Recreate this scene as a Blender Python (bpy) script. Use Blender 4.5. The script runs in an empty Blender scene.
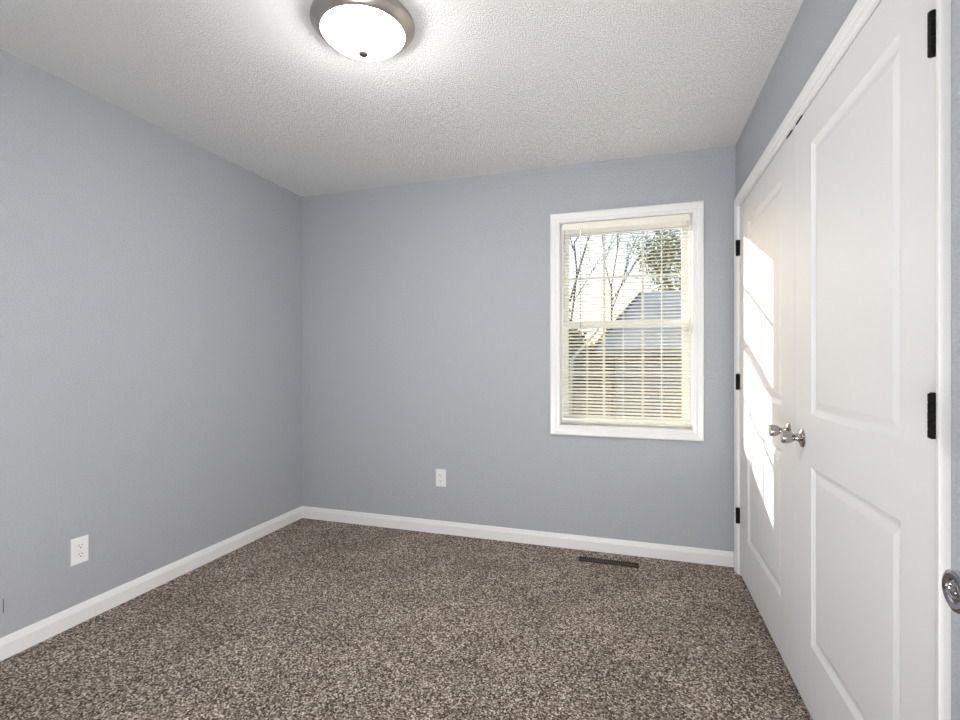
import bpy, bmesh, math, random
from mathutils import Vector, Matrix
R = math.radians
C = bpy.context.scene.collection
S = bpy.context.scene

# ------------------------------------------------------------------ camera, world, sun, exposure
CAMH = 1.192
cam_d = bpy.data.cameras.new('camera'); cam = bpy.data.objects.new('camera', cam_d); C.objects.link(cam)
cam.location = (0, 0, CAMH); cam.rotation_euler = (R(90), 0, R(17.51))
cam_d.sensor_width = 36; cam_d.lens = 491.4/960*36; cam_d.clip_start = 0.02
S.camera = cam

w = bpy.data.worlds.new('world'); S.world = w; w.use_nodes = True
nt = w.node_tree; nt.nodes.clear()
sky = nt.nodes.new('ShaderNodeTexSky'); sky.sky_type = 'NISHITA'; sky.sun_disc = False
sky.sun_elevation = R(16); sky.sun_rotation = R(-46.5); sky.air_density = 1.0; sky.dust_density = 2.0
bg = nt.nodes.new('ShaderNodeBackground'); bg.inputs['Strength'].default_value = 0.09
wo = nt.nodes.new('ShaderNodeOutputWorld')
nt.links.new(sky.outputs[0], bg.inputs[0]); nt.links.new(bg.outputs[0], wo.inputs[0])

sun_d = bpy.data.lights.new('sun', 'SUN'); sun_d.energy = 2.6; sun_d.angle = R(0.25); sun_d.color = (1, 0.96, 0.90)
sun = bpy.data.objects.new('sun', sun_d); C.objects.link(sun)
SUN = Vector((0.95, -0.90, -0.385))
sun.rotation_euler = SUN.to_track_quat('-Z', 'Y').to_euler()

def area(name, loc, direction, sx, sy, power, col):
    l = bpy.data.lights.new(name, 'AREA'); l.shape = 'RECTANGLE'; l.size = sx; l.size_y = sy; l.energy = power; l.color = col
    o = bpy.data.objects.new(name, l); C.objects.link(o); o.location = loc
    o.rotation_euler = Vector(direction).to_track_quat('-Z', 'Y').to_euler(); return o
# added fill light low in the unseen hall, aimed up through the doorway
HALL_FILL = area('hall_fill', (-0.05, -0.60, 0.12), (0, 0.70, 1), 0.7, 0.5, 14, (1.0, 0.99, 0.975))

# second added fill, out of view by the doorway, brightening ceiling and left wall
UP_FILL = area('upward_fill', (-0.60, 0.0, 0.24), (-0.70, 0.5, 1.0), 0.5, 0.3, 13, (1.0, 0.99, 0.98))

S.view_settings.view_transform = 'Standard'; S.view_settings.look = 'None'
S.view_settings.gamma = 1; S.view_settings.use_curve_mapping = False
S.view_settings.exposure = 2.05
LAMP = 25.5

# ------------------------------------------------------------------ dimensions (metres)
XL, XR, YB, YF, H = -2.407, 0.5526, 3.1456, 0.0, 2.428

# ------------------------------------------------------------------ materials
def new_mat(name):
    m = bpy.data.materials.new(name); m.use_nodes = True
    return m, m.node_tree, m.node_tree.nodes['Principled BSDF']
def plain(name, col, rough=0.5, metal=0.0, spec=0.5):
    m, t, b = new_mat(name)
    b.inputs['Base Color'].default_value = (*col, 1); b.inputs['Roughness'].default_value = rough
    b.inputs['Metallic'].default_value = metal; b.inputs['Specular IOR Level'].default_value = spec
    return m
def node(t, kind, **kw):
    n = t.nodes.new(kind)
    for k, v in kw.items():
        if k in n.inputs: n.inputs[k].default_value = v
        else: setattr(n, k, v)
    return n
def bumpy(name, col, rough, scale, strength, dist=0.002, detail=3.0, spec=0.3, var=0.0, low=0.3, high=0.7):
    m, t, b = new_mat(name)
    b.inputs['Roughness'].default_value = rough; b.inputs['Specular IOR Level'].default_value = spec
    tc = node(t, 'ShaderNodeTexCoord')
    n = node(t, 'ShaderNodeTexNoise', Scale=scale, Detail=detail, Roughness=0.55)
    t.links.new(tc.outputs['Object'], n.inputs['Vector'])
    mr = node(t, 'ShaderNodeMapRange'); mr.inputs[1].default_value = low; mr.inputs[2].default_value = high
    t.links.new(n.outputs['Fac'], mr.inputs[0])
    bp = node(t, 'ShaderNodeBump', Strength=strength, Distance=dist)
    t.links.new(mr.outputs[0], bp.inputs['Height']); t.links.new(bp.outputs[0], b.inputs['Normal'])
    if var:
        cr = node(t, 'ShaderNodeMix', data_type='RGBA')
        cr.inputs[6].default_value = (*[c*(1-var) for c in col], 1); cr.inputs[7].default_value = (*[min(1, c*(1+var)) for c in col], 1)
        t.links.new(n.outputs['Fac'], cr.inputs[0]); t.links.new(cr.outputs[2], b.inputs['Base Color'])
    else: b.inputs['Base Color'].default_value = (*col, 1)
    return m

M_wall = bumpy('wall_paint_blue_grey', (0.43, 0.446, 0.480), 0.5, 145, 0.65, 0.004, 3)
M_ceil = bumpy('ceiling_texture_white', (0.90, 0.90, 0.89), 0.85, 150, 0.85, 0.007, 4, 0.2, low=0.42, high=0.62)
M_white = plain('white_semi_gloss_paint', (0.79, 0.79, 0.785), 0.28)
M_door = bumpy('white_door_paint', (0.70, 0.70, 0.705), 0.45, 60, 0.06, 0.001, 3, 0.35)
M_plastic = plain('white_plastic', (0.80, 0.80, 0.79), 0.35)
M_slot = plain('dark_slot', (0.02, 0.02, 0.02), 0.6)
M_black = plain('black_metal', (0.004, 0.004, 0.004), 0.5, 0.0, 0.15)
M_nickel = plain('satin_nickel', (0.48, 0.43, 0.39), 0.16, 1.0)
M_brush = plain('brushed_nickel_lamp', (0.50, 0.46, 0.42), 0.32, 1.0)
M_chrome = plain('dark_chrome', (0.50, 0.50, 0.52), 0.14, 1.0)
M_vinyl = plain('white_vinyl', (0.86, 0.855, 0.82), 0.35)
M_register = plain('brown_register_metal', (0.035, 0.026, 0.02), 0.5, 0.4)
M_cord = plain('white_cord', (0.85, 0.84, 0.8), 0.8)
M_wand = plain('clear_grey_plastic', (0.42, 0.43, 0.44), 0.15)
M_dark = plain('dark_interior', (0.05, 0.05, 0.05), 0.9)

def mk_blind():
    m, t, b = new_mat('ivory_translucent_vinyl')
    b.inputs['Base Color'].default_value = (0.88, 0.85, 0.74, 1); b.inputs['Roughness'].default_value = 0.45
    tr = node(t, 'ShaderNodeBsdfTranslucent'); tr.inputs[0].default_value = (0.90, 0.86, 0.72, 1)
    mx = node(t, 'ShaderNodeMixShader'); mx.inputs[0].default_value = 0.12
    t.links.new(b.outputs[0], mx.inputs[1]); t.links.new(tr.outputs[0], mx.inputs[2])
    t.links.new(mx.outputs[0], t.nodes['Material Output'].inputs[0]); return m
M_blind = mk_blind()
M_rail = plain('ivory_rail', (0.84, 0.81, 0.71), 0.4)

def mk_glass():
    m, t, b = new_mat('window_glass'); t.nodes.remove(b)
    tr = node(t, 'ShaderNodeBsdfTransparent'); tr.inputs[0].default_value = (0.96, 0.97, 0.97, 1)
    gl = node(t, 'ShaderNodeBsdfGlossy', Roughness=0.01)
    mx = node(t, 'ShaderNodeMixShader'); mx.inputs[0].default_value = 0.05
    t.links.new(tr.outputs[0], mx.inputs[1]); t.links.new(gl.outputs[0], mx.inputs[2])
    t.links.new(mx.outputs[0], t.nodes['Material Output'].inputs[0]); return m
M_glass = mk_glass()

def mk_lampglass():
    m, t, b = new_mat('lit_frosted_glass')
    b.inputs['Base Color'].default_value = (0.9, 0.89, 0.87, 1); b.inputs['Roughness'].default_value = 0.25
    b.inputs['Emission Color'].default_value = (1.0, 0.985, 0.965, 1); b.inputs['Emission Strength'].default_value = LAMP
    return m
M_lamp = mk_lampglass()

def mk_carpet():
    m, t, b = new_mat('flecked_brown_carpet')
    b.inputs['Roughness'].default_value = 0.95; b.inputs['Specular IOR Level'].default_value = 0.1
    tc = node(t, 'ShaderNodeTexCoord')
    vo = node(t, 'ShaderNodeTexVoronoi', Scale=185, Randomness=1.0); t.links.new(tc.outputs['Object'], vo.inputs['Vector'])   # one cell per tuft
    sp = node(t, 'ShaderNodeSeparateColor'); t.links.new(vo.outputs['Color'], sp.inputs[0])
    cr = node(t, 'ShaderNodeValToRGB'); e = cr.color_ramp.elements
    e[0].position = 0.05; e[0].color = (0.055, 0.040, 0.031, 1)
    e[1].position = 1.0; e[1].color = (0.86, 0.76, 0.66, 1)
    k = e.new(0.35); k.color = (0.165, 0.127, 0.102, 1); k = e.new(0.75); k.color = (0.41, 0.345, 0.29, 1)
    t.links.new(sp.outputs[0], cr.inputs[0])
    v = node(t, 'ShaderNodeTexNoise', Scale=3.0, Detail=4, Roughness=0.6)      # lay of the pile
    t.links.new(tc.outputs['Object'], v.inputs['Vector'])
    mr = node(t, 'ShaderNodeMapRange'); mr.inputs[1].default_value = 0.3; mr.inputs[2].default_value = 0.7
    mr.inputs[3].default_value = 0.70; mr.inputs[4].default_value = 1.02
    t.links.new(v.outputs['Fac'], mr.inputs[0])
    mul = node(t, 'ShaderNodeVectorMath', operation='MULTIPLY')
    t.links.new(cr.outputs[0], mul.inputs[0]); t.links.new(mr.outputs[0], mul.inputs[1]); t.links.new(mul.outputs[0], b.inputs['Base Color'])
    bp = node(t, 'ShaderNodeBump', Strength=0.5, Distance=0.004)
    t.links.new(vo.outputs['Distance'], bp.inputs['Height']); t.links.new(bp.outputs[0], b.inputs['Normal'])
    return m
M_carpet = mk_carpet()

M_siding = plain('grey_siding', (0.45, 0.45, 0.48), 0.7)
M_roof = bumpy('blue_grey_shingles', (0.40, 0.43, 0.49), 0.85, 30, 0.4, 0.01, 4, 0.2, 0.25)
M_rake = plain('dark_brown_trim', (0.05, 0.03, 0.018), 0.7)
M_bark = bumpy('grey_bark', (0.10, 0.085, 0.07), 0.9, 12, 0.6, 0.02, 4, 0.1, 0.3)
M_pale = plain('pale_bark', (0.62, 0.60, 0.55), 0.8)
M_leaf = bumpy('olive_needles', (0.26, 0.26, 0.10), 0.8, 3, 0.1, 0.01, 2, 0.1, 0.5)
M_leafd = bumpy('dark_green_leaves', (0.08, 0.09, 0.045), 0.8, 4, 0.1, 0.01, 2, 0.1, 0.5)
M_leaft = bumpy('tan_winter_leaves', (0.36, 0.27, 0.12), 0.85, 3, 0.1, 0.01, 2, 0.1, 0.4)
M_ground = bumpy('winter_lawn', (0.12, 0.10, 0.06), 0.95, 3, 0.5, 0.03, 5, 0.1, 0.5)
M_brick = plain('terracotta_board', (0.30, 0.19, 0.12), 0.85)

# ------------------------------------------------------------------ helpers
class MB:
    def __init__(s): s.v = []; s.f = []
    def add(s, vs, fs):
        b = len(s.v); s.v += [tuple(p) for p in vs]; s.f += [tuple(b+i for i in f) for f in fs]; return s
    def box(s, x0, x1, y0, y1, z0, z1):
        return s.add([(x0,y0,z0),(x1,y0,z0),(x1,y1,z0),(x0,y1,z0),(x0,y0,z1),(x1,y0,z1),(x1,y1,z1),(x0,y1,z1)],
                     [(0,3,2,1),(4,5,6,7),(0,1,5,4),(1,2,6,5),(2,3,7,6),(3,0,4,7)])
    def loft(s, rings, closed_ring=True, caps=True, closed_path=False):
        n = len(rings[0]); b = len(s.v)
        for r in rings: s.v += [tuple(p) for p in r]
        m = len(rings)
        for i in range(m if closed_path else m-1):
            a, c = b+i*n, b+((i+1) % m)*n
            for j in range(n if closed_ring else n-1):
                k = (j+1) % n; s.f.append((a+j, a+k, c+k, c+j))
        if caps and not closed_path:
            s.f.append(tuple(b+j for j in reversed(range(n)))); s.f.append(tuple(b+(m-1)*n+j for j in range(n)))
        return s
    def lathe(s, prof, origin, axis, seg=32):
        """prof: (radius, distance along axis)"""
        ax = Vector(axis).normalized(); u = ax.orthogonal().normalized(); v = ax.cross(u); o = Vector(origin)
        rings = []
        for r, d in prof:
            r = max(r, 1e-5)
            rings.append([o+ax*d+u*(r*math.cos(2*math.pi*i/seg))+v*(r*math.sin(2*math.pi*i/seg)) for i in range(seg)])
        return s.loft(rings)
    def tube(s, pts, rad, seg=8):
        pts = [Vector(p) for p in pts]; rings = []
        if not isinstance(rad, (list, tuple)): rad = [rad]*len(pts)
        for i, p in enumerate(pts):
            d = (pts[min(i+1, len(pts)-1)]-pts[max(i-1, 0)]).normalized()
            u = d.cross(Vector((0.123, 0.97, 0.2))).normalized(); v = d.cross(u)
            rings.append([p+u*(rad[i]*math.cos(2*math.pi*k/seg))+v*(rad[i]*math.sin(2*math.pi*k/seg)) for k in range(seg)])
        return s.loft(rings)
    def build(s, name, mat, parent=None, bevel=0, smooth=False, seg=2):
        me = bpy.data.meshes.new(name); me.from_pydata(s.v, [], s.f)
        bm = bmesh.new(); bm.from_mesh(me); bmesh.ops.recalc_face_normals(bm, faces=bm.faces)
        if bevel: bmesh.ops.bevel(bm, geom=[e for e in bm.edges if len(e.link_faces) == 2 and e.calc_face_angle() > 0.5], offset=bevel, segments=seg, profile=0.5, affect='EDGES')
        bm.to_mesh(me); bm.free()
        if smooth:
            for p in me.polygons: p.use_smooth = True
            try: me.set_sharp_from_angle(angle=R(35))
            except Exception: pass
        me.materials.append(mat)
        o = bpy.data.objects.new(name, me); C.objects.link(o)
        if parent is not None:
            o.parent = parent; o.matrix_parent_inverse = parent.matrix_basis.inverted() if False else Matrix()
        return o
def tag(o, label=None, cat=None, group=None, kind=None):
    if label: o['label'] = label
    if cat: o['category'] = cat
    if group: o['group'] = group
    if kind: o['kind'] = kind
    return o
def empty(name, loc=(0,0,0), rot=(0,0,0)):
    o = bpy.data.objects.new(name, None); C.objects.link(o); o.location = loc; o.rotation_euler = rot; o.empty_display_size = 0.1; return o
def copy_tree(o, parent=None):
    c = o.copy(); C.objects.link(c); c.parent = parent
    for ch in list(o.children): copy_tree(ch, c)
    return c
def struct(o, label, cat): return tag(o, label, cat, kind='structure')

# ------------------------------------------------------------------ room shell
T = 0.12
CY0, CY1, CZ = 1.150, 3.028, 2.040         # closet door opening (leaf edges and top)
OX0, OX1, OZ0, OZ1 = -0.456, 0.323, 0.778, 2.063   # clear window opening
EY1 = 0.0; EX0, EX1, EZ = -0.375, 0.462, 2.045      # entry doorway in the front wall
TB = 0.15

struct(MB().box(XL-T, XR+T+0.02, -T, YB+TB, -0.12, 0.0).build('floor', M_carpet), 'flecked brown cut pile carpet covering the whole floor', 'floor')
struct(MB().box(XL-T, XR+T+0.7, -2.6, YB+TB, H, H+0.15).build('ceiling', M_ceil), 'white knockdown textured ceiling', 'ceiling')
struct(MB().box(XL-T, XL, -T, YB+TB, 0, H).build('wall_left', M_wall), 'blue grey painted left wall with a power outlet', 'wall')
b = MB()
L = 0.010  # liner thickness around the window
b.box(XL, OX0-L, YB, YB+TB, 0, H).box(OX1+L, XR+T, YB, YB+TB, 0, H).box(OX0-L, OX1+L, YB, YB+TB, 0, OZ0-L).box(OX0-L, OX1+L, YB, YB+TB, OZ1+L, H)
struct(b.build('wall_back', M_wall), 'blue grey painted far wall around the window', 'wall')
J = 0.022  # jamb board
b = MB()
b.box(XR, XR+T, -T, CY0-J, 0, H).box(XR, XR+T, CY1+J, YB, 0, H).box(XR, XR+T, CY0-J, CY1+J, CZ+J, H)
struct(b.build('wall_right', M_wall), 'blue grey wall above and beside the double closet doors', 'wall')
b = MB()
b.box(XL, EX0-0.02, -T, 0, 0, H).box(EX1+0.02, XR, -T, 0, 0, H).box(EX0-0.02, EX1+0.02, -T, 0, EZ+0.02, H)
struct(b.build('wall_front', M_wall), 'blue grey wall holding the entry doorway', 'wall')
# closet interior
b = MB()
b.box(XR+0.70, XR+0.76, CY0-0.3, YB, 0, H).box(XR+T, XR+0.70, CY0-0.3, CY0-0.24, 0, H).box(XR+T, XR+0.70, YB, YB+0.06, 0, H)
struct(b.build('wall_closet', M_wall), 'closet inner walls behind the double doors', 'wall')
struct(MB().box(XR+T+0.02, XR+0.76, CY0-0.3, YB+0.06, -0.12, 0).build('floor_closet', M_carpet), 'brown carpet inside the closet', 'floor')
# hall behind the doorway
b = MB()
b.box(-1.6, 1.3, -2.5, -2.44, 0, H).box(-1.66, -1.6, -2.5, -T, 0, H).box(1.3, 1.36, -2.5, -T, 0, H).box(XR+T, 1.3, -T-0.06, -T, 0, H)
struct(b.build('wall_hall', M_wall), 'walls of the hall outside the room', 'wall')
struct(MB().box(-1.66, 1.36, -2.5, -T, -0.12, 0).build('floor_hall', M_carpet), 'brown carpet in the hall', 'floor')

# ------------------------------------------------------------------ baseboards
BP = [(0, 0), (0.013, 0), (0.013, 0.058), (0.0118, 0.062), (0.0085, 0.072), (0.006, 0.081), (0.004, 0.085), (0, 0.086)]
def baseboard(name, p0, p1, n, label, m0=0, m1=0):
    """p0,p1 wall line ends; n into the room; m0/m1: mitre shortening per unit of thickness"""
    p0 = Vector((*p0, 0)); p1 = Vector((*p1, 0)); n = Vector((*n, 0)); d = (p1-p0).normalized()
    r0 = [p0+n*t+d*(t*m0)+Vector((0,0,z)) for t, z in BP]; r1 = [p1+n*t-d*(t*m1)+Vector((0,0,z)) for t, z in BP]
    return struct(MB().loft([r0, r1]).build(name, M_white), label, 'baseboard')
baseboard('baseboard_left', (XL, 0.001), (XL, YB), (1, 0), 'white baseboard along the left wall', 0, 1)
baseboard('baseboard_back', (XL, YB), (XR-0.001, YB), (0, -1), 'white baseboard along the far wall under the window', 1, 0)
baseboard('baseboard_front', (XL+0.014, 0), (EX0-0.085, 0), (0, 1), 'white baseboard beside the entry doorway')
baseboard('baseboard_right', (XR, 0.001), (XR, CY0-0.034), (-1, 0), 'white baseboard behind the open entry door')

# ------------------------------------------------------------------ casings
CP = [(0, 0), (0, 0.0085), (0.003, 0.0105), (0.014, 0.0115), (0.020, 0.0105), (0.026, 0.0135), (0.040, 0.016), (0.052, 0.017), (0.0575, 0.0145), (0.0595, 0.011), (0.0595, 0)]
def casing_u(name, a0, a1, top, to3d, prof, label, z0=0.0, near=1.0):
    rings = []
    rings.append([to3d(a0-w_*near, z0, d) for w_, d in prof]); rings.append([to3d(a0-w_*near, top+w_, d) for w_, d in prof])
    rings.append([to3d(a1+w_, top+w_, d) for w_, d in prof]); rings.append([to3d(a1+w_, z0, d) for w_, d in prof])
    return MB().loft(rings).build(name, M_white)
# closet casing + jamb
RV = 0.004
t1 = struct(casing_u('trim_1', CY0-RV, CY1+RV+0.008, CZ+RV+0.003, lambda a, z, d: (XR-d, a, z), CP, '', near=0.45), 'white moulded casing around the double closet doors', 'trim')
b = MB()
b.box(XR, XR+T, CY0-J, CY0-0.003, 0, CZ+0.004).box(XR, XR+T, CY1+0.003, CY1+J, 0, CZ+0.004).box(XR, XR+T, CY0-J, CY1+J, CZ+0.004, CZ+J)
b.box(XR+0.040, XR+0.052, CY0-0.003, CY0+0.010, 0, CZ+0.004).box(XR+0.040, XR+0.052, CY1-0.010, CY1+0.003, 0, CZ+0.004).box(XR+0.040, XR+0.052, CY0+0.010, CY1-0.010, CZ-0.008, CZ+0.004)
b.build('jamb', M_white, t1)
# entry casing + jamb
t3 = struct(casing_u('trim_3', EX0-0.004, EX1+0.004, EZ+0.004, lambda a, z, d: (a, 0.0+d, z), CP, ''), 'white casing around the entry doorway', 'trim')
b = MB(); b.box(EX0-0.02, EX0, -T, 0, 0, EZ).box(EX1, EX1+0.02, -T, 0, 0, EZ).box(EX0-0.02, EX1+0.02, -T, 0, EZ, EZ+0.02); b.build('jamb', M_white, t3)

# ------------------------------------------------------------------ window
win = empty('window_1', ((OX0+OX1)/2, YB, OZ0)); struct(win, 'white double hung grid window in the far wall', 'window')
def W(mb, name, mat, bevel=0, parent=win, smooth=False):
    o = mb.build(name, mat, None, bevel, smooth); o.data.transform(Matrix.Translation(-win.location)); o.parent = parent
    return o
def rect_rings(prof, y, x0, x1, z0, z1):
    corners = [(x0, z0, -1, -1), (x1, z0, 1, -1), (x1, z1, 1, 1), (x0, z1, -1, 1)]
    return [[(x+sx*w_, y-d, z+sz*w_) for w_, d in prof] for x, z, sx, sz in corners]
W(MB().loft(rect_rings(CP, YB, OX0-0.003, OX1+0.003, OZ0-0.003, OZ1+0.003), closed_path=True), 'casing', M_white)
def ring_box(b, x0, x1, z0, z1, wl, wr, wb, wt, y0, y1):
    b.box(x0, x0+wl, y0, y1, z0, z1).box(x1-wr, x1, y0, y1, z0, z1).box(x0+wl, x1-wr, y0, y1, z0, z0+wb).box(x0+wl, x1-wr, y0, y1, z1-wt, z1); return b
W(ring_box(MB(), OX0-L, OX1+L, OZ0-L, OZ1+L, L, L, L, L, YB, YB+0.065), 'jamb_liner', M_white)
fw = 0.016
W(ring_box(MB(), OX0-L, OX1+L, OZ0-L, OZ1+L, fw+L, fw+L, fw+L, fw+L, YB+0.065, YB+TB), 'window_frame', M_vinyl)
GX0, GX1 = -0.414, 0.274
def sash(name, z0, z1, gz0, gz1, mz, y0, y1, label):
    x0, x1 = OX0+fw, OX1-fw
    b = MB(); ring_box(b, x0, x1, z0, z1, GX0-x0, x1-GX1, gz0-z0, z1-gz1, y0, y1)
    s = W(b, name, M_vinyl, 0.002); s['label'] = label
    ym = (y0+y1)/2; g = MB()
    for mx in (-0.1895, 0.0465): g.box(mx-0.008, mx+0.008, ym-0.004, ym+0.004, gz0, gz1)
    g.box(GX0, GX1, ym-0.0038, ym+0.0038, mz-0.008, mz+0.008)
    gi = W(g, 'grille', M_vinyl, 0, s)
    W(MB().box(GX0-0.002, GX1+0.002, ym-0.007, ym-0.0045, gz0-0.002, gz1+0.002), 'glass_pane', M_glass, 0, s)
    return s
sash('upper_sash', 1.400, OZ1-fw, 1.446, 2.004, 1.724, YB+0.108, YB+0.136, 'upper sash with six lights')
sash('lower_sash', OZ0+fw, 1.438, 0.835, 1.393, 1.112, YB+0.076, YB+0.104, 'lower sash with six lights')
W(MB().box(-0.10, -0.04, YB+0.066, YB+0.076, 1.425, 1.436), 'sash_lock', M_vinyl, 0.001)

# ------------------------------------------------------------------ closet doors
def leaf(name, y0, y1, py0, py1, label):
    z0, z1 = 0.016, CZ-0.003; XF = XR+0.001; TH = 0.035
    pz = [(0.248, 0.840), (1.011, 1.909)]
    root = empty(name, (XF, (y0+y1)/2, 0)); struct(root, label, 'door')
    P = lambda x, y, z: (x-XF, y-(y0+y1)/2, z)
    b = MB()
    ys = [y0, py0, py1, y1]; zs = [z0, pz[0][0], pz[0][1], pz[1][0], pz[1][1], z1]
    for i in range(3):
        for j in range(5):
            if i == 1 and j in (1, 3): continue
            b.add([P(XF, ys[i], zs[j]), P(XF, ys[i+1], zs[j]), P(XF, ys[i+1], zs[j+1]), P(XF, ys[i], zs[j+1])], [(0, 1, 2, 3)])
    prof = [(0, 0), (0.003, 0.002), (0.010, 0.0060), (0.017, 0.0092), (0.021, 0.0096), (0.024, 0.0092), (0.034, 0.0064), (0.044, 0.0042), (0.046, 0.0040)]
    for a, c in pz:
        rings = [[P(XF+d, py0+w_, a+w_), P(XF+d, py1-w_, a+w_), P(XF+d, py1-w_, c-w_), P(XF+d, py0+w_, c-w_)] for w_, d in prof]
        k = len(b.v)
        for r in rings: b.v += r
        for q in range(len(rings)-1):
            for j in range(4): b.f.append((k+q*4+j, k+q*4+(j+1) % 4, k+(q+1)*4+(j+1) % 4, k+(q+1)*4+j))
        q = k+(len(rings)-1)*4; b.f.append((q, q+1, q+2, q+3))
    # back and edges
    xb = XF+TH
    for f in ([(XF,y0,z0),(xb,y0,z0),(xb,y0,z1),(XF,y0,z1)], [(XF,y1,z0),(xb,y1,z0),(xb,y1,z1),(XF,y1,z1)], [(XF,y0,z0),(XF,y1,z0),(xb,y1,z0),(xb,y0,z0)],
              [(XF,y0,z1),(XF,y1,z1),(xb,y1,z1),(xb,y0,z1)], [(xb,y0,z0),(xb,y1,z0),(xb,y1,z1),(xb,y0,z1)]):
        b.add([P(*p) for p in f], [(0, 1, 2, 3)])
    me_o = b.build('door_panel', M_door, root)
    bm = bmesh.new(); bm.from_mesh(me_o.data); bmesh.ops.remove_doubles(bm, verts=bm.verts, dist=1e-5); bmesh.ops.recalc_face_normals(bm, faces=bm.faces); bm.to_mesh(me_o.data); bm.free()
    return root, P
def door_knob(root, y, z, yc, xoff=0.0):
    k = MB().lathe([(0.001, 0), (0.0335, 0), (0.0335, 0.002), (0.031, 0.005), (0.024, 0.008), (0.018, 0.010), (0.014, 0.013), (0.0115, 0.018), (0.0105, 0.024), (0.013, 0.028), (0.0175, 0.034), (0.0205, 0.041), (0.0220, 0.048), (0.0224, 0.054), (0.0216, 0.061), (0.0205, 0.0635), (0.008, 0.0645), (0.001, 0.0645)],
                   (0.0002, y-yc, z), (-1, 0, 0), 32)
    o = k.build('door_knob', M_nickel, root, smooth=True); return o
def hinge(root, y, z, yc, sgn):
    """sgn: +1 when the jamb lies at larger y"""
    b = MB(); bx = -0.0135; zz = z-0.0425; n = 5; h = 0.085/n
    for i in range(n): b.lathe([(0.001, 0), (0.0068, 0), (0.0076, 0.0008), (0.0076, h-0.0012), (0.0068, h-0.0004), (0.001, h-0.0004)], (bx, y-yc, zz+i*h), (0, 0, 1), 16)
    b.lathe([(0.001, 0), (0.005, 0), (0.004, 0.0015), (0.001, 0.002)], (bx, y-yc, z+0.0425), (0, 0, 1), 12)
    b.lathe([(0.001, 0), (0.005, 0), (0.004, 0.0015), (0.001, 0.002)], (bx, y-yc, z-0.0425), (0, 0, -1), 12)
    b.box(-0.0135, -0.0002, y-yc-0.004, y-yc+0.004, z-0.043, z+0.043)
    b.build('hinge', M_black, root, smooth=False)
def catch(root, y, yc):
    MB().box(-0.0016, 0.020, y-0.030-yc, y+0.030-yc, CZ-0.0045, CZ+0.0035).build('ball_catch', M_black, root)
MID = 2.047
d1, P1 = leaf('door_1', CY0, MID-0.0015, 1.300, 1.874, 'nearer white two panel closet door with satin knob')
d2, P2 = leaf('door_2', MID+0.0015, CY1, 2.2205, 2.829, 'farther white two panel closet door catching window sunlight')
y1c = (CY0+MID-0.0015)/2; y2c = (MID+0.0015+CY1)/2
door_knob(d1, 1.960, 0.9225, y1c); door_knob(d2, 2.122, 0.9235, y2c)
for z in (1.813, 1.086, 0.33): hinge(d1, CY0+0.001, z, y1c, -1)
for z in (1.813, 1.071, 0.33): hinge(d2, CY1+0.0, z, y2c, 1)
catch(d1, 1.998, y1c); catch(d2, 2.112, y2c)

# ------------------------------------------------------------------ entry door, swung open along the right wall
ed = empty('door_3', (0.4542, 0.4266, 0)); struct(ed, 'open white entry door beside the camera', 'door')
b = MB().box(0, 0.035, -0.42, 0.42, 0.016, 2.03); b.build('door_panel', M_door, ed, 0.001)
kz, ky = 0.8945, 0.7866-0.4266
k = MB().lathe([(0.001, 0), (0.033, 0), (0.033, 0.003), (0.028, 0.008), (0.014, 0.012), (0.011, 0.020), (0.0115, 0.030), (0.017, 0.042), (0.0235, 0.052), (0.0268, 0.058), (0.0270, 0.0605), (0.0262, 0.063), (0.0215, 0.0652), (0.0155, 0.0640), (0.0138, 0.0612), (0.001, 0.0610)], (0, ky, kz), (-1, 0, 0), 48)
kn = k.build('door_knob', M_chrome, ed, smooth=True)
lk = MB().lathe([(0.0128, 0.0606), (0.0128, 0.0630), (0.0112, 0.0640), (0.0095, 0.0640), (0.0088, 0.0622), (0.006, 0.0622), (0.0055, 0.0640), (0.004, 0.0648), (0.001, 0.0648)], (0, ky, kz), (-1, 0, 0), 32)
lk.build('lock_button', M_chrome, kn, smooth=True)
MB().lathe([(0.001, 0), (0.033, 0), (0.033, 0.003), (0.028, 0.008), (0.012, 0.012), (0.012, 0.02), (0.02, 0.03), (0.02, 0.04), (0.001, 0.042)], (0.035, ky, kz), (1, 0, 0), 32).build('door_knob', M_chrome, ed, smooth=True)
MB().box(0.005, 0.030, 0.4195, 0.4215, kz-0.03, kz+0.03).build('latch_plate', M_chrome, ed)
for z in (1.80, 1.05, 0.30):
    MB().lathe([(0.001, 0), (0.0065, 0), (0.0065, 0.09), (0.001, 0.09)], (-0.006, -0.4255, z-0.045), (0, 0, 1), 14).build('hinge', M_black, ed, smooth=True)

# ------------------------------------------------------------------ ceiling light
LX, LY = -0.950, 1.590
cl = empty('ceiling_light', (LX, LY, H)); tag(cl, 'round flush mount ceiling light, brushed nickel rim, lit frosted glass bowl', 'ceiling light')
MB().lathe([(0.001, 0), (0.178, 0), (0.184, -0.002), (0.1865, -0.006), (0.1865, -0.012), (0.1835, -0.0165), (0.181, -0.018), (0.178, -0.0195), (0.172, -0.028), (0.162, -0.037), (0.155, -0.0415), (0.151, -0.0425), (0.1490, -0.041), (0.1490, -0.030), (0.001, -0.028)],
           (0, 0, 0), (0, 0, 1), 96).build('rim', M_brush, cl, smooth=True)
prof = [(0.001, -0.0305), (0.1470, -0.031), (0.1475, -0.038)]
for i in range(1, 17):
    a = i/16*math.pi/2; prof.append((0.1475*(0.55*math.cos(a)+0.45*(1-math.sin(a)**1.6)) if i < 16 else 0.001, -0.038-0.068*math.sin(a)**1.1))
MB().lathe(prof, (0, 0, 0), (0, 0, 1), 96).build('glass_bowl', M_lamp, cl, smooth=True)
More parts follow.
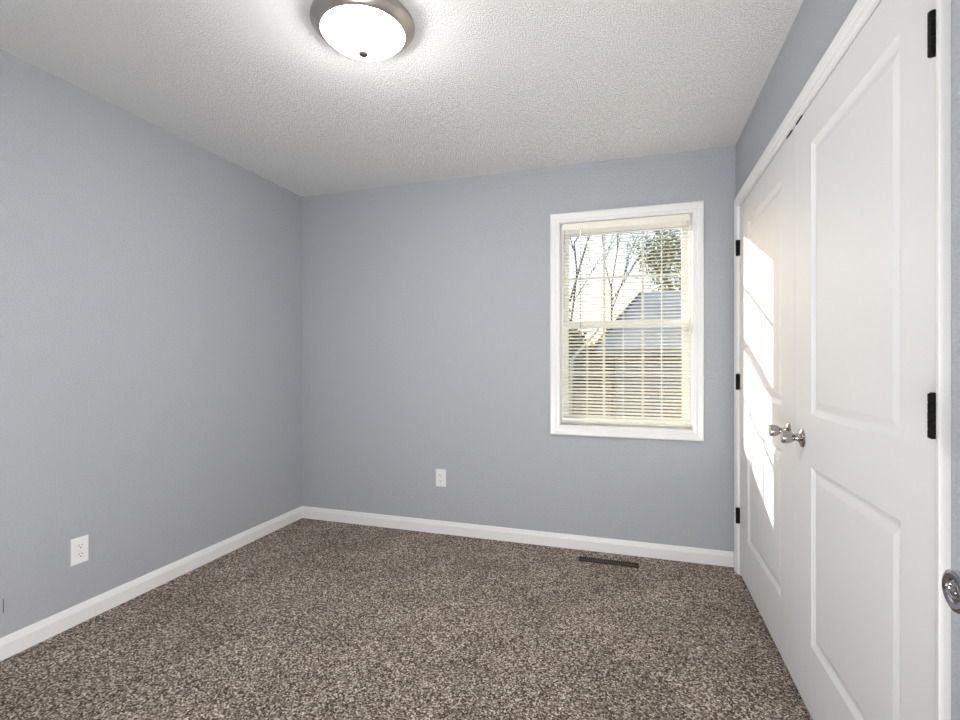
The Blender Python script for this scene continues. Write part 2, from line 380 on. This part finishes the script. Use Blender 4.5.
MB().lathe([(0.001, -0.1045), (0.013, -0.1045), (0.0165, -0.107), (0.0185, -0.111), (0.0185, -0.114), (0.0165, -0.118), (0.013, -0.1205), (0.008, -0.122), (0.001, -0.1225)], (0, 0, 0), (0, 0, 1), 24).build('finial', plain('dark_nickel', (0.10, 0.09, 0.085), 0.6, 0.3, 0.2), cl, smooth=True)

# ------------------------------------------------------------------ outlets (built facing -Y at the origin, back on y=0)
def outlet(label):
    r = empty('electrical_outlet'); tag(r, label, 'outlet', 'wall power outlets')
    W_, H_ = 0.037, 0.0595
    prof = [(0, 0), (0, 0.0025), (0.0018, 0.0048), (0.005, 0.0058)]
    rings = [[(-W_+w_, -d, -H_+w_), (W_-w_, -d, -H_+w_), (W_-w_, -d, H_-w_), (-W_+w_, -d, H_-w_)] for w_, d in prof]
    MB().loft(rings).build('cover_plate', M_plastic, r)
    for s in (1, -1):
        pts = []
        for i in range(40):
            a = 2*math.pi*i/40; x = 0.0172*math.cos(a); z = max(-0.0142, min(0.0142, 0.0172*math.sin(a))); pts.append((x, z))
        zc = s*0.0195
        f = MB().loft([[(x, -0.0057, z+zc) for x, z in pts], [(x, -0.0068, z+zc) for x, z in pts], [(x*0.95, -0.0074, z*0.95+zc) for x, z in pts]]).build('receptacle', M_plastic, r)
        m = MB().box(-0.0078, -0.0054, -0.0078, -0.0070, zc+0.001, zc+0.0085).box(0.0054, 0.0078, -0.0078, -0.0070, zc+0.001, zc+0.0075)
        m.lathe([(0.0001, 0), (0.0030, 0), (0.0030, 0.0008), (0.0001, 0.0008)], (0, -0.0070, zc-0.0070), (0, -1, 0), 12)
        m.build('socket_holes', M_slot, f)
    MB().lathe([(0.0001, 0), (0.0030, 0), (0.0026, 0.0012), (0.0001, 0.0015)], (0, -0.0057, 0), (0, -1, 0), 12).build('screw', M_plastic, r)
    return r
o1 = outlet('white power outlet low on the far wall left of the window'); o1.location = (-1.2748, YB, 0.380)
o2 = copy_tree(o1); o2['label'] = 'white power outlet low on the left wall above the baseboard'; o2.location = (XL, 1.5815, 0.328); o2.rotation_euler = (0, 0, R(90))
# scuff on the left wall near the frame edge
MB().box(XL-0.001, XL+0.0004, 1.2980, 1.3005, 0.181, 0.237).build('scuff_mark', M_dark, bpy.data.objects['wall_left'])

# ------------------------------------------------------------------ floor register
fr = empty('floor_register', (-0.149, 2.985, 0)); tag(fr, 'dark brown slotted floor register in the carpet below the window', 'floor vent')
b = MB(); L0, L1, D0, D1 = -0.170, 0.170, -0.028, 0.028
ring = [(L0, L1, D0, D0+0.005), (L0, L1, D1-0.005, D1), (L0, L0+0.005, D0+0.005, D1-0.005), (L1-0.005, L1, D0+0.005, D1-0.005)]
for x0, x1, y0, y1 in ring: b.box(x0, x1, y0, y1, 0.0, 0.0065)
b.build('flange', M_register, fr)
b = MB(); n = 27
for i in range(1, n):
    x = L0+0.005+(L1-L0-0.010)*i/n; b.box(x-0.0014, x+0.0014, D0+0.005, D1-0.005, 0.0012, 0.006)
b.build('grille', plain('taupe_register_bars', (0.13, 0.10, 0.08), 0.5, 0.2), fr)
MB().box(L0+0.004, L1-0.004, D0+0.004, D1-0.004, 0.0, 0.001).build('duct_opening', M_slot, fr)

# ------------------------------------------------------------------ window blind
bl = empty('window_blind', (-0.0665, YB+0.022, OZ1)); tag(bl, 'ivory horizontal mini blind lowered with open slats inside the window', 'blind')
BX0, BX1 = -0.3725, 0.3725
zt = -0.0015
b = MB().box(BX0, BX1, -0.012, 0.014, zt-0.026, zt); b.build('head_rail', M_rail, bl, 0.002)
b = MB()
vp = [(-0.0165, zt-0.002), (-0.0185, zt-0.010), (-0.0185, zt-0.030), (-0.0165, zt-0.043), (-0.0145, zt-0.043), (-0.0165, zt-0.030), (-0.0165, zt-0.010), (-0.0145, zt-0.002)]
b.loft([[(x, y, z) for y, z in vp] for x in (BX0-0.002, BX1+0.002)]); b.build('valance', M_rail, bl)
A = R(26); pitch = 0.0213; zs0 = 0.835-OZ1; ns = 55
b = MB()
for i in range(ns):
    zc = zs0+0.004+i*pitch
    row = []
    for x in (BX0, BX1):
        row.append([(x, q*math.cos(A), zc+q*math.sin(A)+0.0024*(1-(q/0.0125)**2)) for q in (-0.0125, -0.007, 0, 0.007, 0.0125)])
    b.loft(row, closed_ring=False, caps=False)
b.build('slats', M_blind, bl, smooth=True)
MB().box(BX0, BX1, -0.012, 0.012, zs0-0.028, zs0-0.012).build('bottom_rail', M_rail, bl, 0.003)
for x in (-0.2235, -0.0045, 0.2195):
    b = MB()
    for y in (-0.0128, 0.0128): b.tube([(x, y, zs0-0.018), (x, y, zt-0.03)], 0.0011, 6)
    b.tube([(x+0.004, 0, zs0-0.018), (x+0.004, 0, zt-0.03)], 0.0009, 6)
    for i in range(ns):
        zc = zs0+0.0035+i*pitch; b.tube([(x, -0.0128, zc-0.0058), (x, 0.0128, zc+0.0058)], 0.0004, 4)
    b.build('ladder_cord', M_cord, bl)
b = MB().tube([(-0.262, -0.026, zt-0.045), (-0.262, -0.027, -0.40), (-0.2625, -0.027, 1.335-OZ1)], 0.0032, 6)
b.tube([(-0.262, -0.015, zt-0.034), (-0.262, -0.026, zt-0.036), (-0.262, -0.026, zt-0.048)], 0.0014, 6)
b.build('tilt_wand', M_wand, bl)

# ------------------------------------------------------------------ outside
GZ = -1.0
struct(MB().box(-400, 400, YB+TB+0.01, 600, GZ-0.2, GZ).build('ground', M_ground), 'winter lawn outside the window', 'ground')
# neighbouring house (local frame: x along the eave, y away from us)
M_gutter = plain('grey_gutter', (0.40, 0.40, 0.41), 0.6)
hs = empty('neighbouring_house', (-0.70, 9.0, GZ), (0, 0, R(-10.5))); tag(hs, 'neighbouring grey house with low blue grey roof seen through the window', 'house')
EH, RH, DP, LN = 2.32, 3.90, 4.7, 12.0
b = MB()
b.loft([[(x, 0.15, 0), (x, 2*DP-0.4, 0), (x, 2*DP-0.4, EH+0.1), (x, DP, RH-0.06), (x, 0.15, EH+0.02)] for x in (0.35, LN-0.3)])
i = 0
zz = 0.1
while zz < EH: b.box(0.35, LN-0.3, 0.135, 0.15, zz, zz+0.10); zz += 0.15
b.build('siding', M_siding, hs)
for y0, y1, nm in ((0, DP, 'roof'), (2*DP, DP, 'roof')):
    b = MB(); b.loft([[(x, y0, EH), (x, y1, RH), (x, y1, RH+0.08), (x, y0, EH+0.08)] for x in (0.03, LN)]); b.build(nm, M_roof, hs)
b = MB(); b.loft([[(x, -0.02, EH-0.15), (x, DP, RH-0.17), (x, DP, RH+0.10), (x, -0.02, EH+0.12)] for x in (-0.03, 0.04)])
b.loft([[(x, 2*DP+0.02, EH-0.15), (x, DP, RH-0.17), (x, DP, RH+0.10), (x, 2*DP+0.02, EH+0.12)] for x in (-0.03, 0.04)]); b.build('rake_board', M_rake, hs)
b = MB().box(0.04, LN, -0.12, -0.005, EH-0.06, EH+0.06); b.build('gutter', M_gutter, hs)

rnd = random.Random(7)
def branch(b, p, d, ln, r, depth, tips, spread=0.55, up=0.15):
    pts = [p]; q = p.copy(); dd = d.copy()
    for i in range(3):
        dd = (dd+Vector((rnd.uniform(-.18, .18), rnd.uniform(-.18, .18), rnd.uniform(-.08, .14)))).normalized(); q = q+dd*ln/3; pts.append(q.copy())
    b.tube(pts, [r, r*.85, r*.72, r*.6], 6 if depth > 1 else 4)
    tips += pts[1:]
    if depth > 0:
        for k in range(3 if depth > 1 else 4):
            base = pts[rnd.choice((1, 2, 3, 3))]
            nd = (dd+Vector((rnd.uniform(-1, 1), rnd.uniform(-1, 1), rnd.uniform(-.3, .7)+up))*spread).normalized()
            branch(b, base, nd, ln*rnd.uniform(.55, .8), r*.55, depth-1, tips, spread, up)
def leaves(b, cx, n, size):
    for _ in range(n):
        c = cx(); u = Vector((rnd.gauss(0, 1), rnd.gauss(0, 1), rnd.gauss(0, 1))).normalized(); v = u.orthogonal().normalized(); k = size*rnd.uniform(.6, 1.3)
        b.add([c-u*k, c-v*k*.5, c+u*k, c+v*k*.5], [(0, 1, 2, 3)])
def ray(px, Y): 
    u = (px-480)/491.4; c, s = math.cos(R(17.51)), math.sin(R(17.51)); return Y*(u*c-s)/(c+u*s)
def tree(name, x, y, h, depth, r, label, cat, leafmat=None, nl=0, lsize=0.06, lrad=0.5, bark=M_bark, group=None, spread=.55, trunk=0.4):
    t = empty(name, (x, y, GZ)); tag(t, label, cat, group)
    b = MB(); tips = []
    b.tube([(0, 0, 0), (rnd.uniform(-.05, .05), 0, h*trunk/2), (rnd.uniform(-.1, .1), 0, h*trunk)], [r, r*.9, r*.8], 8)
    for k in range(4): branch(b, Vector((0, 0, h*trunk*(0.8+.07*k))), Vector((rnd.uniform(-.6, .6), rnd.uniform(-.6, .6), 1)).normalized(), h*.28, r*.6, depth, tips, spread)
    b.build('trunk', bark, t)
    if leafmat:
        f = MB(); leaves(f, lambda: rnd.choice(tips)+Vector((rnd.gauss(0, lrad), rnd.gauss(0, lrad), rnd.gauss(0, lrad)))*.6, nl, lsize); f.build('foliage', leafmat, t)
    return t
def shrub(name, x, y, rx, h, n, lsize, mat, label, z=GZ):
    t = empty(name, (x, y, z)); tag(t, label, 'shrub')
    b = MB(); 
    for k in range(7):
        a = rnd.uniform(0, 6.28); b.tube([(0, 0, 0), (rx*.3*math.cos(a), rx*.3*math.sin(a), h*.5), (rx*.6*math.cos(a), rx*.6*math.sin(a), h*.85)], [.03, .02, .01], 5)
    b.build('stems', M_bark, t)
    def c():
        while True:
            p = Vector((rnd.uniform(-1, 1), rnd.uniform(-1, 1), rnd.uniform(-1, 1)))
            if .45 < p.length < 1: return Vector((p.x*rx, p.y*rx, h*.55+p.z*h*.47))
    f = MB(); leaves(f, c, n, lsize); f.build('foliage', mat, t); return t
tree('bare_tree', ray(570, 14), 14, 9.5, 3, .06, 'bare winter tree left of the neighbouring roof', 'tree', spread=.8)
tree('bare_tree', ray(612, 20), 20, 13.0, 3, .05, 'bare winter tree rising behind the neighbouring roof', 'tree', spread=.8)
tree('evergreen_tree', ray(706, 30), 30, 12.3, 2, .2, 'tall olive green evergreen tree behind the roof at right', 'tree', M_leaf, 9000, .11, .7, trunk=.3, spread=.35)
tree('oak_tree', ray(646, 44), 44, 8.0, 2, .15, 'tree holding tan winter leaves beyond the neighbouring roof', 'tree', M_leaft, 9000, .13, .9, trunk=.3, spread=1.0)
shrub('evergreen_shrub', ray(566, 8.0), 8.0, .62, 2.75, 5000, .05, M_leafd, 'dark green shrub at the left corner of the neighbouring house')
shrub('evergreen_shrub', ray(615, 5.4), 5.4, .30, 1.50, 2500, .035, M_leafd, 'low dark shrub below the middle of the window view')
shrub('deciduous_shrub', ray(682, 6.2), 6.2, .34, 1.65, 2200, .035, M_leaft, 'tan shrub below the right side of the window view')
h = empty('garden_hedge', (-8.5, 34, GZ)); tag(h, 'long dark hedge far behind, left of the neighbouring house', 'hedge')
f = MB(); leaves(f, lambda: Vector((rnd.uniform(-7, 8.3), rnd.uniform(-.7, .7), 3.1*rnd.random()**.7)), 12000, .13); f.build('foliage', M_leafd, h)
b = MB()
for k in range(16): b.tube([(-7+k, 0, 0), (-7+k+rnd.uniform(-.2, .2), 0, 1.4), (-7+k+rnd.uniform(-.4, .4), 0, 2.5)], [.05, .04, .02], 5)
b.build('stems', M_bark, h)
# leaning pale branch
t = MB().tube([(ray(566, 6.5), 6.5, GZ), (ray(572, 6.5), 6.5, 1.20), (ray(596, 6.5), 6.5, 1.55), (ray(606, 6.5), 6.5, 1.75)], [.03, .022, .018, .010], 8).build('sapling', M_pale)
tag(t, 'thin pale leaning sapling outside the lower left of the window', 'sapling')
t = empty('garden_fence', (ray(574, 6.9), 6.9, GZ)); tag(t, 'low terracotta coloured board fence outside the lower left of the window', 'fence')
b = MB()
for i in range(8): b.box(-.38+i*.095, -.38+i*.095+.085, -.01, .01, 0.05, 1.80)
b.build('boards', M_brick, t)
for z in (1.3, .3): MB().box(-.40, .40, .01, .05, z, z+.08).build('rail', M_brick, t)
for x in (-.42, .38): MB().box(x, x+.06, .0, .07, 0, 1.85).build('post', M_brick, t)
